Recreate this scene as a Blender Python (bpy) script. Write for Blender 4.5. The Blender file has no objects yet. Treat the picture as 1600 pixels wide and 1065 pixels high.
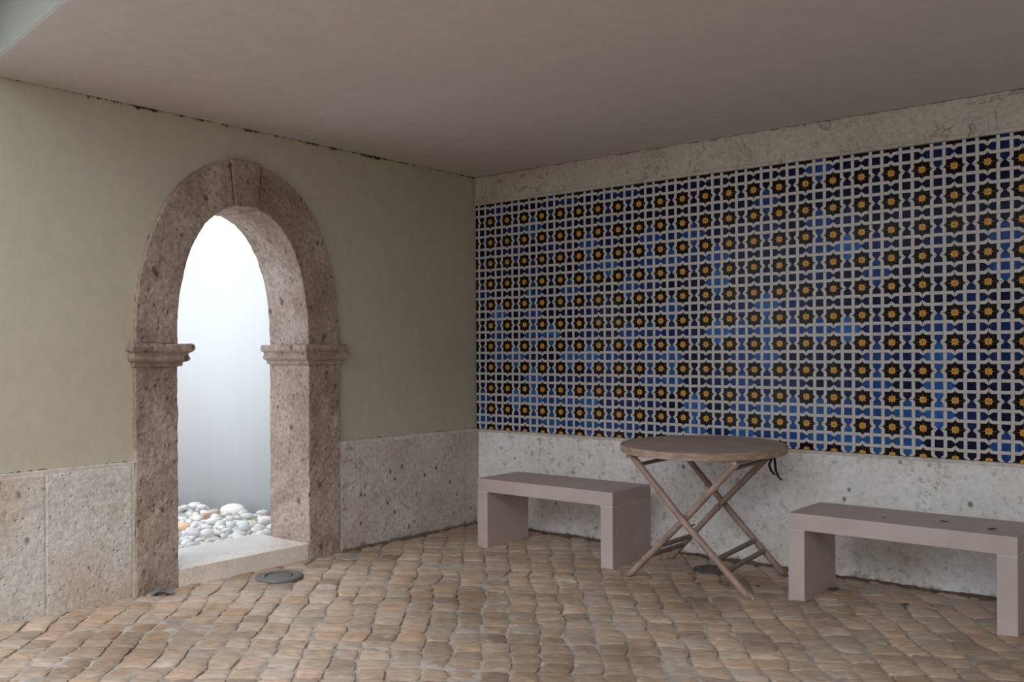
import bpy, bmesh, math, random
from mathutils import Vector, Matrix, noise

C = bpy.context.scene.collection
SC = bpy.context.scene
RND = random.Random(7)

# ------------------------------------------------------------------ helpers
def tag(o, label=None, cat=None, group=None, kind=None):
    if label: o['label'] = label
    if cat: o['category'] = cat
    if group: o['group'] = group
    if kind: o['kind'] = kind
    return o

def empty(name, loc, rz=0.0):
    o = bpy.data.objects.new(name, None)
    o.empty_display_size = 0.1
    o.location = loc
    o.rotation_euler = (0, 0, rz)
    C.objects.link(o)
    return o

def link(name, me, parent=None, loc=None):
    o = bpy.data.objects.new(name, me)
    C.objects.link(o)
    if parent: o.parent = parent
    if loc: o.location = loc
    return o

def finish(bm, name, mats, parent=None, bevel=0.0, smooth=False, segs=2, angle=40, loc=None):
    bmesh.ops.recalc_face_normals(bm, faces=bm.faces)
    me = bpy.data.meshes.new(name)
    bm.to_mesh(me); bm.free()
    for m in (mats if isinstance(mats, (list, tuple)) else [mats]):
        me.materials.append(m)
    if smooth:
        for p in me.polygons: p.use_smooth = True
    o = link(name, me, parent, loc)
    if bevel > 0:
        b = o.modifiers.new('bevel', 'BEVEL')
        b.width = bevel; b.segments = segs; b.limit_method = 'ANGLE'; b.angle_limit = math.radians(angle)
        b.harden_normals = False
    return o

def block(bm, f, n=(1, 1, 1), jit=0.0, js=9.0, off=0.0):
    """surface of a unit cube lattice mapped through f(u,v,w)"""
    nu, nv, nw = n
    vs = {}
    def V(i, j, k):
        key = (i, j, k)
        if key not in vs:
            p = Vector(f(i/nu, j/nv, k/nw))
            if jit:
                q = p*js + Vector((off, off*1.7, -off))
                d = noise.noise_vector(q) + 0.5*noise.noise_vector(q*2.7)
                p = p + d*jit
            vs[key] = bm.verts.new(p)
        return vs[key]
    def quad(a, b, c, d):
        try: return bm.faces.new((a, b, c, d))
        except ValueError: return None
    for i in range(nu):
        for j in range(nv):
            quad(V(i,j,0), V(i,j+1,0), V(i+1,j+1,0), V(i+1,j,0))
            quad(V(i,j,nw), V(i+1,j,nw), V(i+1,j+1,nw), V(i,j+1,nw))
    for i in range(nu):
        for k in range(nw):
            quad(V(i,0,k), V(i+1,0,k), V(i+1,0,k+1), V(i,0,k+1))
            quad(V(i,nv,k), V(i,nv,k+1), V(i+1,nv,k+1), V(i+1,nv,k))
    for j in range(nv):
        for k in range(nw):
            quad(V(0,j,k), V(0,j,k+1), V(0,j+1,k+1), V(0,j+1,k))
            quad(V(nu,j,k), V(nu,j+1,k), V(nu,j+1,k+1), V(nu,j,k+1))

def box(bm, x0, x1, y0, y1, z0, z1, n=(1,1,1), jit=0.0, js=9.0):
    block(bm, lambda u,v,w: (x0+(x1-x0)*u, y0+(y1-y0)*v, z0+(z1-z0)*w), n, jit, js)

def prism(bm, pts, z0, z1):
    lo = [bm.verts.new((x, y, z0)) for x, y in pts]
    hi = [bm.verts.new((x, y, z1)) for x, y in pts]
    bm.faces.new(lo[::-1]); bm.faces.new(hi)
    n = len(pts)
    for i in range(n):
        bm.faces.new((lo[i], lo[(i+1)%n], hi[(i+1)%n], hi[i]))

def tube(bm, pts, rads, seg=14, cap=True, endn=None):
    """sweep along 3D points with per-point radius; endn = plane normals for cut ends"""
    pts = [Vector(p) for p in pts]
    rings = []
    up0 = Vector((0, 0, 1))
    n = len(pts)
    for i, p in enumerate(pts):
        t = (pts[min(i+1, n-1)] - pts[max(i-1, 0)]).normalized()
        a = t.cross(up0)
        if a.length < 1e-3: a = t.cross(Vector((0, 1, 0)))
        a.normalize(); b = t.cross(a).normalized()
        ring = []
        for s in range(seg):
            th = 2*math.pi*s/seg
            q = p + (a*math.cos(th) + b*math.sin(th))*rads[i]
            if endn and i in endn:
                nn = Vector(endn[i]); dn = t.dot(nn)
                q = q - t*((q-p).dot(nn)/dn)
            ring.append(bm.verts.new(q))
        rings.append(ring)
    for i in range(n-1):
        for s in range(seg):
            f = bm.faces.new((rings[i][s], rings[i][(s+1)%seg], rings[i+1][(s+1)%seg], rings[i+1][s]))
            f.smooth = True
    if cap:
        bm.faces.new(rings[0][::-1]); bm.faces.new(rings[-1])

def lathe(bm, prof, seg=48, close=True):
    rings = []
    for r, z in prof:
        rings.append([bm.verts.new((r*math.cos(2*math.pi*s/seg), r*math.sin(2*math.pi*s/seg), z)) for s in range(seg)])
    for i in range(len(prof)-1):
        for s in range(seg):
            bm.faces.new((rings[i][s], rings[i][(s+1)%seg], rings[i+1][(s+1)%seg], rings[i+1][s]))
    if close:
        bm.faces.new(rings[0][::-1]); bm.faces.new(rings[-1])
    return rings

# ------------------------------------------------------------------ materials
class MT:
    def __init__(s, name):
        s.m = bpy.data.materials.new(name); s.m.use_nodes = True
        s.nt = s.m.node_tree; s.nt.nodes.clear()
        s.out = s.nt.nodes.new('ShaderNodeOutputMaterial')
        s.b = s.nt.nodes.new('ShaderNodeBsdfPrincipled')
        s.nt.links.new(s.b.outputs[0], s.out.inputs[0])
        s.tc = s.nt.nodes.new('ShaderNodeTexCoord')
        s.co = s.tc.outputs['Object']
    def set(s, inp, v):
        if hasattr(v, 'links'): s.nt.links.new(v, inp)
        else:
            if inp.type == 'RGBA' and len(v) == 3: v = (*v, 1)
            inp.default_value = v
    def P(s, key, v): s.set(s.b.inputs[key], v); return s
    def mapping(s, scale=(1,1,1), rot=(0,0,0), loc=(0,0,0), vec=None):
        n = s.nt.nodes.new('ShaderNodeMapping')
        n.inputs['Scale'].default_value = scale; n.inputs['Rotation'].default_value = rot
        n.inputs['Location'].default_value = loc
        s.nt.links.new(vec or s.co, n.inputs['Vector']); return n.outputs[0]
    def noise(s, scale, detail=3, rough=.55, vec=None, dist=0.0):
        n = s.nt.nodes.new('ShaderNodeTexNoise')
        n.inputs['Scale'].default_value = scale; n.inputs['Detail'].default_value = detail
        n.inputs['Roughness'].default_value = rough; n.inputs['Distortion'].default_value = dist
        s.nt.links.new(vec or s.co, n.inputs['Vector']); return n.outputs['Fac']
    def voro(s, scale, vec=None, feature='F1', rand=1.0):
        n = s.nt.nodes.new('ShaderNodeTexVoronoi'); n.feature = feature
        n.inputs['Scale'].default_value = scale; n.inputs['Randomness'].default_value = rand
        s.nt.links.new(vec or s.co, n.inputs['Vector']); return n.outputs['Distance']
    def ramp(s, fac, stops, interp='LINEAR'):
        n = s.nt.nodes.new('ShaderNodeValToRGB'); n.color_ramp.interpolation = interp
        e = n.color_ramp.elements
        while len(e) < len(stops): e.new(0.5)
        for i, (p, c) in enumerate(stops):
            e[i].position = p
            if not hasattr(c, '__len__'): c = (c, c, c)
            e[i].color = (*c[:3], 1)
        s.nt.links.new(fac, n.inputs[0]); return n.outputs[0]
    def mix(s, fac, a, b, mode='MIX'):
        n = s.nt.nodes.new('ShaderNodeMix'); n.data_type = 'RGBA'; n.blend_type = mode
        s.set(n.inputs[0], fac); s.set(n.inputs[6], a); s.set(n.inputs[7], b); return n.outputs[2]
    def math(s, op, a, b=0.0):
        n = s.nt.nodes.new('ShaderNodeMath'); n.operation = op
        s.set(n.inputs[0], a); s.set(n.inputs[1], b); return n.outputs[0]
    def sep(s, vec=None):
        n = s.nt.nodes.new('ShaderNodeSeparateXYZ'); s.nt.links.new(vec or s.co, n.inputs[0]); return n.outputs
    def attr(s, name):
        n = s.nt.nodes.new('ShaderNodeAttribute'); n.attribute_name = name; return n
    def maprange(s, v, a, b, c=0.0, d=1.0):
        n = s.nt.nodes.new('ShaderNodeMapRange'); s.set(n.inputs[0], v)
        for i, x in enumerate((a, b, c, d)): n.inputs[i+1].default_value = x
        return n.outputs[0]
    def bump(s, h, strength=.5, dist=.01, prev=None):
        n = s.nt.nodes.new('ShaderNodeBump'); n.inputs['Strength'].default_value = strength
        n.inputs['Distance'].default_value = dist; s.nt.links.new(h, n.inputs['Height'])
        if prev is not None: s.nt.links.new(prev, n.inputs['Normal'])
        s.nt.links.new(n.outputs[0], s.b.inputs['Normal']); return n.outputs[0]

def m_plaster(name, c0, c1, mould=None):
    t = MT(name)
    col = t.ramp(t.noise(1.1, 4, .6), [(.3, c0), (.7, c1)])
    fine = t.ramp(t.noise(14, 4, .6), [(.35, (.93,.93,.93)), (.65, (1,1,1))])
    col = t.mix(1.0, col, fine, 'MULTIPLY')
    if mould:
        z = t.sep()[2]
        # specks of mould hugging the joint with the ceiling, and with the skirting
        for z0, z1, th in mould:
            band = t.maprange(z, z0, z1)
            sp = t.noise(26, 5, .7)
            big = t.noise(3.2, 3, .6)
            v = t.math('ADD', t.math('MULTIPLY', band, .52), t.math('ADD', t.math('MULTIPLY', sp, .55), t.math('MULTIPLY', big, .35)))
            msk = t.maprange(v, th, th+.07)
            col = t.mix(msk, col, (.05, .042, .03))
    t.P('Base Color', col).P('Roughness', .92).P('Specular IOR Level', .2)
    b = t.bump(t.noise(60, 4, .6), .25, .003)
    t.bump(t.noise(5, 3, .5), .25, .012, b)
    return t.m

def m_stone(name, pal, pit=.6, pscale=22, bumpd=.010, speck=None, speck_scale=9, warm=None, rough=.85, veins=None, mot=.74, pitc=(.62,.58,.54), warmk=1.0, fine=None, spr=0.0, spec=.3, grime=None):
    t = MT(name)
    a = t.noise(2.3, 5, .62, dist=.4)
    col = t.ramp(a, [(.30, pal[0]), (.5, pal[1]), (.72, pal[2])])
    if warm:
        col = t.mix(t.math('MULTIPLY', t.maprange(t.noise(1.3, 3, .6, vec=t.mapping(loc=(5,3,1))), .42, .62), warmk), col, warm)
    mot = t.ramp(t.noise(38, 4, .65), [(.3, (mot,mot*.985,mot*.97)), (.62, (1.05,1.05,1.05))])
    col = t.mix(1.0, col, mot, 'MULTIPLY')
    if fine:
        k = t.math('MULTIPLY', t.maprange(t.noise(21, 6, .76, vec=t.mapping(loc=(4,8,2))), .53, .64), t.maprange(t.noise(2.1, 3, .6, vec=t.mapping(loc=(1,5,7))), .36, .60, .15, .8))
        col = t.mix(k, col, fine)
    p = t.voro(pscale, vec=t.mapping(scale=(1, 1, 1)))
    pits = t.maprange(t.math('ADD', p, t.math('MULTIPLY', t.noise(18, 4, .7), .5)), .18, .52)
    col = t.mix(1.0, col, t.ramp(pits, [(0, pitc), (.6, (1,1,1))]), 'MULTIPLY')
    if speck:
        v = t.voro(speck_scale, vec=t.mapping(scale=(1,1,.75), loc=(.3,.7,.2)))
        v = t.math('ADD', v, t.math('MULTIPLY', t.noise(30, 3, .6), .22))
        gate = t.noise(2.6, 2, .5)
        v = t.math('ADD', v, t.maprange(gate, .36, .58, .13, -.045))
        k = t.maprange(v, .19-spr, .265-spr, 1, 0)
        col = t.mix(t.math('MULTIPLY', k, .85), col, speck)
    if veins:
        w = t.noise(4.5, 6, .6, dist=1.4)
        v = t.math('ABSOLUTE', t.math('SUBTRACT', w, .5))
        gate = t.maprange(t.noise(3.1, 2, .5, vec=t.mapping(loc=(2,2,2))), .42, .55)
        k = t.math('MULTIPLY', t.maprange(v, .0, .017, 1, 0), gate)
        col = t.mix(t.math('MULTIPLY', k, .8), col, veins)
    if grime:
        z = t.sep()[2]
        for z0, z1, th in grime:
            v = t.math('ADD', t.math('MULTIPLY', t.maprange(z, z0, z1), .5), t.math('MULTIPLY', t.noise(11, 5, .7, vec=t.mapping(scale=(1,1,.4))), .8))
            col = t.mix(t.math('MULTIPLY', t.maprange(v, th, th+.16), .85), col, (.13,.095,.06))
    t.P('Base Color', col).P('Roughness', rough).P('Specular IOR Level', spec)
    b = t.bump(pits, pit, bumpd)
    b = t.bump(t.noise(70, 5, .65), pit, bumpd*.45, b)
    t.bump(t.noise(9, 4, .6), pit*.8, bumpd*1.5, b)
    return t.m

def m_simple(name, c0, c1, scale=6, rough=.6, bump=.1, bd=.002, metal=0.0, spec=.5, stretch=(1,1,1), bscale=40):
    t = MT(name)
    v = t.mapping(scale=stretch)
    col = t.ramp(t.noise(scale, 5, .6, vec=v), [(.3, c0), (.7, c1)])
    t.P('Base Color', col).P('Roughness', rough).P('Metallic', metal).P('Specular IOR Level', spec)
    if bump: t.bump(t.noise(bscale, 4, .6, vec=v), bump, bd)
    return t.m

M = {}
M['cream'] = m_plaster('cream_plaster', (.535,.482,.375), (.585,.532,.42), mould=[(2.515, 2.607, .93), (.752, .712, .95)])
M['ceil'] = m_plaster('ceiling_plaster', (.585,.535,.505), (.60,.55,.52))
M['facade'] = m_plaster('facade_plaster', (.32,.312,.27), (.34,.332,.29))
M['arch'] = m_stone('arch_stone', ((.27,.20,.155), (.43,.33,.27), (.58,.48,.42)), pit=.9, pscale=20, bumpd=.012,
                    speck=(.12,.085,.06), speck_scale=11, rough=.88, mot=.60, pitc=(.55,.50,.46))
M['dado'] = m_stone('dado_stone', ((.62,.58,.54), (.74,.70,.66), (.82,.79,.77)), pit=.8, pscale=34, bumpd=.008,
                    warm=(.64,.54,.45), speck=(.22,.19,.16), speck_scale=9, fine=(.42,.35,.28))
M['dado_spot'] = m_stone('pitted_dado_stone', ((.55,.50,.47), (.68,.64,.61), (.76,.73,.71)), pit=.6, pscale=34, bumpd=.006,
                    warm=(.60,.51,.45), speck=(.09,.07,.06), speck_scale=13, fine=(.30,.24,.19), grime=[(.10, .0, .78)])
M['dado_edge'] = m_stone('dressed_stone_margin', ((.60,.54,.49), (.70,.64,.59), (.76,.71,.67)), pit=.15, pscale=40, bumpd=.002)
M['dado_white'] = m_stone('whitish_dado_stone', ((.86,.855,.85), (.95,.95,.96), (.98,.98,1.0)), pit=.45, pscale=30, bumpd=.006,
                    warm=(.72,.66,.56), warmk=.45, speck=(.20,.16,.10), speck_scale=12, mot=.90, pitc=(.88,.87,.86), fine=(.33,.27,.17), spr=.03, grime=[(.09, .0, .78)])
M['band'] = m_stone('veined_band_stone', ((.52,.465,.40), (.59,.535,.47), (.64,.59,.52)), pit=.25, pscale=30, bumpd=.004,
                    veins=(.22,.15,.10), grime=[(2.575, 2.605, .74)], mot=.82, pitc=(.82,.80,.77))
M['bench'] = m_simple('bench_stone', (.48,.39,.37), (.56,.465,.445), 5, .62, .12, .001, bscale=120)
M['joint'] = m_simple('white_mortar', (.70,.67,.64), (.76,.73,.70), 20, .9, .2, .001)
M['wood'] = m_simple('weathered_tabletop', (.29,.215,.18), (.58,.465,.41), 4, .62, .35, .002, stretch=(.8, 11, 11), bscale=22)
M['rim'] = m_simple('rim_wood', (.27,.17,.12), (.55,.40,.31), 7, .55, .25, .0015, stretch=(2, 2, 9), bscale=20)
M['bamboo'] = m_simple('bamboo', (.25,.165,.13), (.42,.30,.245), 9, .5, .2, .001, bscale=50)
M['bamboo_dark'] = m_simple('dark_bamboo', (.17,.12,.098), (.28,.205,.17), 9, .5, .2, .001, bscale=50)
M['cap'] = m_simple('pale_foot_cap', (.52,.47,.46), (.62,.57,.56), 20, .5, 0)
M['strap'] = m_simple('black_strap', (.012,.011,.011), (.02,.018,.018), 30, .7, .2, .001)
M['bolt'] = m_simple('dark_bolt', (.03,.03,.03), (.06,.055,.05), 30, .4, 0, metal=1)
M['metal'] = m_simple('dull_grey_metal', (.135,.132,.13), (.20,.195,.19), 12, .45, .1, .0006, metal=.25)
M['metal_dark'] = m_simple('dark_grimy_metal', (.07,.06,.055), (.11,.095,.085), 12, .6, .2, .001)
M['lens'] = m_simple('dark_lens', (.085,.09,.095), (.13,.135,.14), 8, .28, 0)
M['gasket'] = m_simple('black_gasket', (.012,.012,.013), (.02,.02,.02), 30, .7, 0)
M['scrap'] = m_simple('blue_grey_sheet', (.17,.21,.235), (.23,.28,.31), 20, .5, .2, .001)
M['marble'] = m_stone('threshold_stone', ((.84,.74,.65), (.92,.85,.78), (.96,.92,.88)), pit=.05, pscale=30, bumpd=.001,
                    rough=.13, spec=.8, veins=(.66,.54,.44), mot=.90, pitc=(.92,.90,.88))
M['leaf'] = m_simple('dry_leaf', (.16,.09,.045), (.30,.18,.08), 25, .8, .2, .001)
M['leaf_dark'] = m_simple('dark_leaf', (.07,.048,.034), (.13,.09,.06), 25, .8, .2, .001)
M['chip'] = m_simple('pale_chip', (.50,.46,.42), (.62,.58,.54), 25, .8, .2, .001)

def _outer():
    t = MT('white_render')
    v = t.mapping(scale=(3.2, 3.2, .12))
    col = t.ramp(t.noise(5, 4, .6, vec=v), [(.3, (.555,.57,.585)), (.7, (.575,.59,.605))])
    t.P('Base Color', col).P('Roughness', .9).P('Specular IOR Level', .2)
    t.bump(t.noise(24, 3, .6, vec=v), .15, .003)
    return t.m
M['outer'] = _outer()

def _cobble():
    t = MT('limestone_setts')
    a = t.attr('tint')
    ca, cr, cc = math.cos(math.radians(37.4)), 0, 0
    base = a.outputs['Color']
    # split-stone strata running along the courses
    v = t.mapping(scale=(2.0, 15, 15), vec=t.mapping(rot=(0, 0, -math.radians(37.4))))
    st = t.ramp(t.noise(6, 5, .65, vec=v, dist=.3), [(.30, (.62,.59,.565)), (.5, (1,1,1)), (.72, (1.22,1.21,1.20))])
    col = t.mix(1.0, base, st, 'MULTIPLY')
    ochre = t.maprange(t.noise(9, 4, .6, vec=t.mapping(loc=(3,1,0))), .50, .68)
    col = t.mix(t.math('MULTIPLY', ochre, .30), col, (.56,.375,.245))
    scuff = t.maprange(t.noise(16, 5, .7, vec=t.mapping(loc=(2,7,1))), .58, .70)
    col = t.mix(t.math('MULTIPLY', scuff, .45), col, (.74,.68,.63))
    grey = t.maprange(t.noise(5.5, 4, .65, vec=t.mapping(loc=(9,4,0))), .50, .66)
    col = t.mix(t.math('MULTIPLY', grey, .22), col, (.58,.55,.53))
    wear = t.ramp(t.noise(1.3, 4, .6, vec=t.mapping(loc=(1.1,6,0))), [(.34, (.62,.57,.52)), (.56, (1,1,1))])
    col = t.mix(1.0, col, wear, 'MULTIPLY')
    t.P('Base Color', col)
    t.P('Roughness', t.maprange(t.noise(8, 3, .6), .3, .7, .42, .68)).P('Specular IOR Level', .45)
    b = t.bump(t.noise(5, 6, .68, vec=v), .8, .008)
    t.bump(t.noise(45, 4, .6), .35, .003, b)
    return t.m
M['cobble'] = _cobble()
M['mortar'] = m_simple('joint_mortar', (.24,.20,.17), (.58,.515,.46), 9, .95, .6, .006, bscale=60)

def _tile(name, fn, rough=.13):
    t = MT(name); fn(t)
    rg = t.maprange(t.noise(3, 3, .6), .3, .7, rough, rough+.10)
    t.P('Roughness', rg).P('Specular IOR Level', .10)
    t.bump(t.noise(16, 2, .5), .10, .002)
    return t.m
def _blue(t):
    a = t.attr('tint')
    v = t.mapping(scale=(26, 26, 5))
    br = t.ramp(t.noise(4, 4, .6, vec=v), [(.3, (.68,.70,.76)), (.7, (1.3,1.28,1.2))])
    t.P('Base Color', t.mix(1.0, a.outputs['Color'], br, 'MULTIPLY'))
def _flat(c0, c1, sc=30):
    def f(t): t.P('Base Color', t.ramp(t.noise(sc, 4, .6), [(.3, c0), (.7, c1)]))
    return f
M['t_black'] = _tile('black_glaze', _flat((.006,.0055,.006), (.013,.011,.011)))
M['t_white'] = _tile('white_glaze', _flat((.63,.59,.56), (.71,.67,.645)))
M['t_blue'] = _tile('blue_glaze', _blue)
M['t_star'] = _tile('yellow_glaze', _flat((.74,.33,.05), (.86,.48,.10), 60))
M['t_red'] = _tile('russet_glaze', _flat((.28,.07,.015), (.36,.10,.02), 60))
M['t_line'] = _tile('brown_outline', _flat((.10,.06,.045), (.14,.085,.06)))

def _pebble():
    t = MT('river_pebble')
    n = t.nt.nodes.new('ShaderNodeObjectInfo')
    v = t.ramp(t.noise(14, 4, .6), [(.3, (.86,.85,.84)), (.7, (1.03,1.03,1.03))])
    t.P('Base Color', t.mix(1.0, n.outputs['Color'], v, 'MULTIPLY')).P('Roughness', .6)
    t.bump(t.noise(30, 4, .6), .2, .002)
    return t.m
M['pebble'] = _pebble()

# ------------------------------------------------------------------ dimensions (metres)
H = 2.605            # soffit height
XF = .030            # face of the arch stones
XB = -.355           # back of the arch stones
YC = -2.180          # axis of the arch
RI, RO = .4745, .735 # inner / outer half widths
ZS = 1.336           # springing
BI, BO = .805, 1.067 # rises
DADO_L = .712
TZ0, TZ1 = .7077, 2.3929
TS, TX0 = .1551, .1421

def inner(t):   # t 0..pi from right to left (right = +Y)
    c, s = math.cos(t), math.sin(t); n = 2/2.25
    return (YC + RI*math.copysign(abs(c)**n, c), ZS + BI*abs(s)**n)
def outer(t, grow=0.0):
    c, s = math.cos(t), math.sin(t); n = 2/2.18
    return (YC + (RO+grow)*math.copysign(abs(c)**n, c), ZS + (BO+grow)*abs(s)**n)

# ------------------------------------------------------------------ setting: walls, ceiling, floor
def struct(o): o['kind'] = 'structure'; return o

# left (arch) wall with its opening
bm = bmesh.new()
x0, x1 = -.33, 0.0
zt = 2.85
def yzblock(poly):
    a = [bm.verts.new((x0, y, z)) for y, z in poly]; b = [bm.verts.new((x1, y, z)) for y, z in poly]
    bm.faces.new(a); bm.faces.new(b[::-1])
    n = len(poly)
    for i in range(n): bm.faces.new((a[i], b[i], b[(i+1)%n], a[(i+1)%n]))
g = -.04
yl, yr = YC-RO-g, YC+RO+g
pts = [outer(math.pi*i/40, g) for i in range(41)]
loop = [(-4.15, -.3), (yl, -.3)] + pts[::-1] + [(yr, -.3), (.3, -.3), (.3, zt), (-4.15, zt)]
a = [bm.verts.new((x0, y, z)) for y, z in loop]; b = [bm.verts.new((x1, y, z)) for y, z in loop]
n = len(loop)
for i in range(n): bm.faces.new((a[i], b[i], b[(i+1)%n], a[(i+1)%n]))
def cap(vv):
    # strips: left panel, above-arch fan, right panel
    L = len(pts)
    il, ir = 2, 2+L-1                      # indices of arch ends (left spring .. right spring)
    bm.faces.new((vv[0], vv[1], vv[2], vv[n-1]))
    bm.faces.new((vv[ir], vv[ir+1], vv[ir+2], vv[ir+3]))
    top = [bm.verts.new((vv[0].co.x, loop[i][0], zt)) for i in range(il, ir+1)]
    for k in range(L-1):
        bm.faces.new((vv[il+k], vv[il+k+1], top[k+1], top[k]))
    bm.faces.new((vv[il], top[0], vv[n-1]))
    bm.faces.new((vv[ir], vv[ir+3], top[-1]))
cap(a); cap(b)
struct(finish(bm, 'wall_left', M['cream']))

# right (tiled) wall
bm = bmesh.new(); box(bm, 0.0, 6.2, .0, .33, -.3, zt)
struct(finish(bm, 'wall_right', M['cream']))

# soffit slab over the recess; its front edge runs from (0,-3.71) outwards
def edge_y(x): return -3.714 - .1506*x
bm = bmesh.new()
prism(bm, [(.0, .0), (.0, edge_y(0)), (6.2, edge_y(6.2)), (6.2, .0)], H, zt)
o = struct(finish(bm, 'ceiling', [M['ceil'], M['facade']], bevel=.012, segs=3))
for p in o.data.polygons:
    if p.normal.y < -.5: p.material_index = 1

bm = bmesh.new()  # unseen eave slab, added to shade the front face of the soffit
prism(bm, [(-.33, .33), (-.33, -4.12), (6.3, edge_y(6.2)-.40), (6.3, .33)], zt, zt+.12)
struct(finish(bm, 'shade_eave', M['facade'], bevel=.01))

# ---------------- floor of limestone setts, laid diagonally in slightly fanned courses
def make_floor():
    ang = math.radians(37.4); r = Vector((math.cos(ang), math.sin(ang), 0)); c = Vector((-math.sin(ang), math.cos(ang), 0))
    O = Vector((2.3, -2.65, 0)); kap = .044
    def W(s, t): return O + r*(s + kap*s*(t+.6)) + c*(t - kap*s*s/2)
    S = .128
    rnd = random.Random(3)
    ni, nj = 70, 60
    gs = [[None]*(nj+1) for _ in range(ni+1)]
    for i in range(ni+1):
        for j in range(nj+1):
            wv = .014*noise.noise(Vector((i*.55, j*.45, 4.2)))
            s = (i-ni/2)*S*.945 + rnd.uniform(-.017, .017) + wv
            t = (j-nj/2)*S + rnd.uniform(-.012, .012) + .012*noise.noise(Vector((i*.5, j*.5, 9)))
            gs[i][j] = (s, t)
    verts, faces, tint, mats = [], [], [], []
    N = 7
    for i in range(ni):
        for j in range(nj):
            q = [gs[i][j], gs[i+1][j], gs[i+1][j+1], gs[i][j+1]]
            cs = sum(a[0] for a in q)/4; ct = sum(a[1] for a in q)/4
            w = W(cs, ct)
            if not (-.10 < w.x < 5.6 and -6.1 < w.y < .10): continue
            dx = rnd.uniform(-.010, .010); dz = rnd.uniform(-.0040, .0015)
            tx, ty = rnd.uniform(-.04, .04), rnd.uniform(-.03, .03)
            gap = rnd.uniform(.0015, .0070); seed = rnd.uniform(0, 99)
            u = rnd.random(); k = rnd.uniform(.82, 1.12)
            if u < .42: col = (.60, .45, .34)
            elif u < .66: col = (.54, .425, .335)
            elif u < .82: col = (.60, .49, .405)
            elif u < .93: col = (.59, .415, .29)
            else: col = (.42, .32, .25)
            # a darker patch of setts in the middle of the floor
            dd = (w - Vector((1.95, -2.15, 0))).length
            if dd < .95 and rnd.random() < .85: k *= .60 + .38*dd/.95
            col = tuple(x*k for x in col)
            base = len(verts)
            def top(a, b):
                # squircle outline inside the cell, pillow-worn top
                m = max(abs(a), abs(b))
                aa, bb = a, b
                corner = (abs(a)*abs(b))**2
                sh = 1 - .065*corner
                aa *= sh; bb *= sh
                fa, fb = (aa+1)/2, (bb+1)/2
                s0 = q[0][0]*(1-fa)*(1-fb)+q[1][0]*fa*(1-fb)+q[2][0]*fa*fb+q[3][0]*(1-fa)*fb
                t0 = q[0][1]*(1-fa)*(1-fb)+q[1][1]*fa*(1-fb)+q[2][1]*fa*fb+q[3][1]*(1-fa)*fb
                hs = S/2
                s0 -= gap*aa; t0 -= gap*bb*.8
                s0 += .0035*noise.noise(Vector((a*2+seed, b*2, 1))) * m
                t0 += .0045*noise.noise(Vector((a*2, b*2+seed, 2))) * m
                z = dz + tx*a*hs*.6 + ty*b*hs*.6 + .0045*noise.noise(Vector((a*1.3+seed, b*1.3, 0)))
                z += .0030*noise.noise(Vector((a*1.1+seed, b*4+seed, 7)))
                z -= .0050*m**9
                p = W(s0, t0); return (p.x, p.y, min(z, .004))
            for jj in range(N+1):
                for ii in range(N+1):
                    verts.append(top(-1+2*ii/N, -1+2*jj/N))
            for jj in range(N):
                for ii in range(N):
                    o_ = base+jj*(N+1)+ii
                    faces.append((o_, o_+1, o_+N+2, o_+N+1)); tint.append(col); mats.append(0)
            ring = [base+ii for ii in range(N)] + [base+N+jj*(N+1) for jj in range(N)] + \
                   [base+N*(N+1)+N-ii for ii in range(N)] + [base+(N-jj)*(N+1) for jj in range(N)]
            n = len(ring)
            hi = len(verts)
            for v in ring: verts.append(verts[v])
            ring = list(range(hi, hi+n))
            lo = len(verts)
            for v in ring:
                x, y, z = verts[v]; verts.append((x, y, -.05))
            for e in range(n):
                faces.append((ring[e], lo+e, lo+(e+1)%n, ring[(e+1)%n])); tint.append(col); mats.append(0)
    # mortar bed, uneven so that some joints are full and others deep
    gx, gy = 190, 205
    b0 = len(verts)
    for jj in range(gy+1):
        for ii in range(gx+1):
            x = -.12 + 5.75*ii/gx; y = -6.15 + 6.27*jj/gy
            z = -.0100 + .010*noise.noise(Vector((x*3.1, y*3.1, 0))) + .006*noise.noise(Vector((x*11, y*11, 3)))
            verts.append((x, y, z))
    for jj in range(gy):
        for ii in range(gx):
            o_ = b0+jj*(gx+1)+ii
            faces.append((o_, o_+1, o_+gx+2, o_+gx+1)); tint.append((.4,.4,.4)); mats.append(1)
    me = bpy.data.meshes.new('floor'); me.from_pydata(verts, [], faces)
    me.materials.append(M['cobble']); me.materials.append(M['mortar'])
    me.polygons.foreach_set('material_index', mats)
    me.polygons.foreach_set('use_smooth', [True]*len(faces))
    ca = me.color_attributes.new('tint', 'FLOAT_COLOR', 'CORNER')
    buf = []
    for f, cl in zip(faces, tint):
        for _ in f: buf.extend((*cl, 1))
    ca.data.foreach_set('color', buf)
    me.update()
    return struct(link('floor', me))
make_floor()

# plain yard ground further out, behind the camera
bm = bmesh.new(); box(bm, -.33, 9.0, -14, -6.12, -.2, -.012)
struct(finish(bm, 'floor_yard', M['mortar']))

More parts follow.
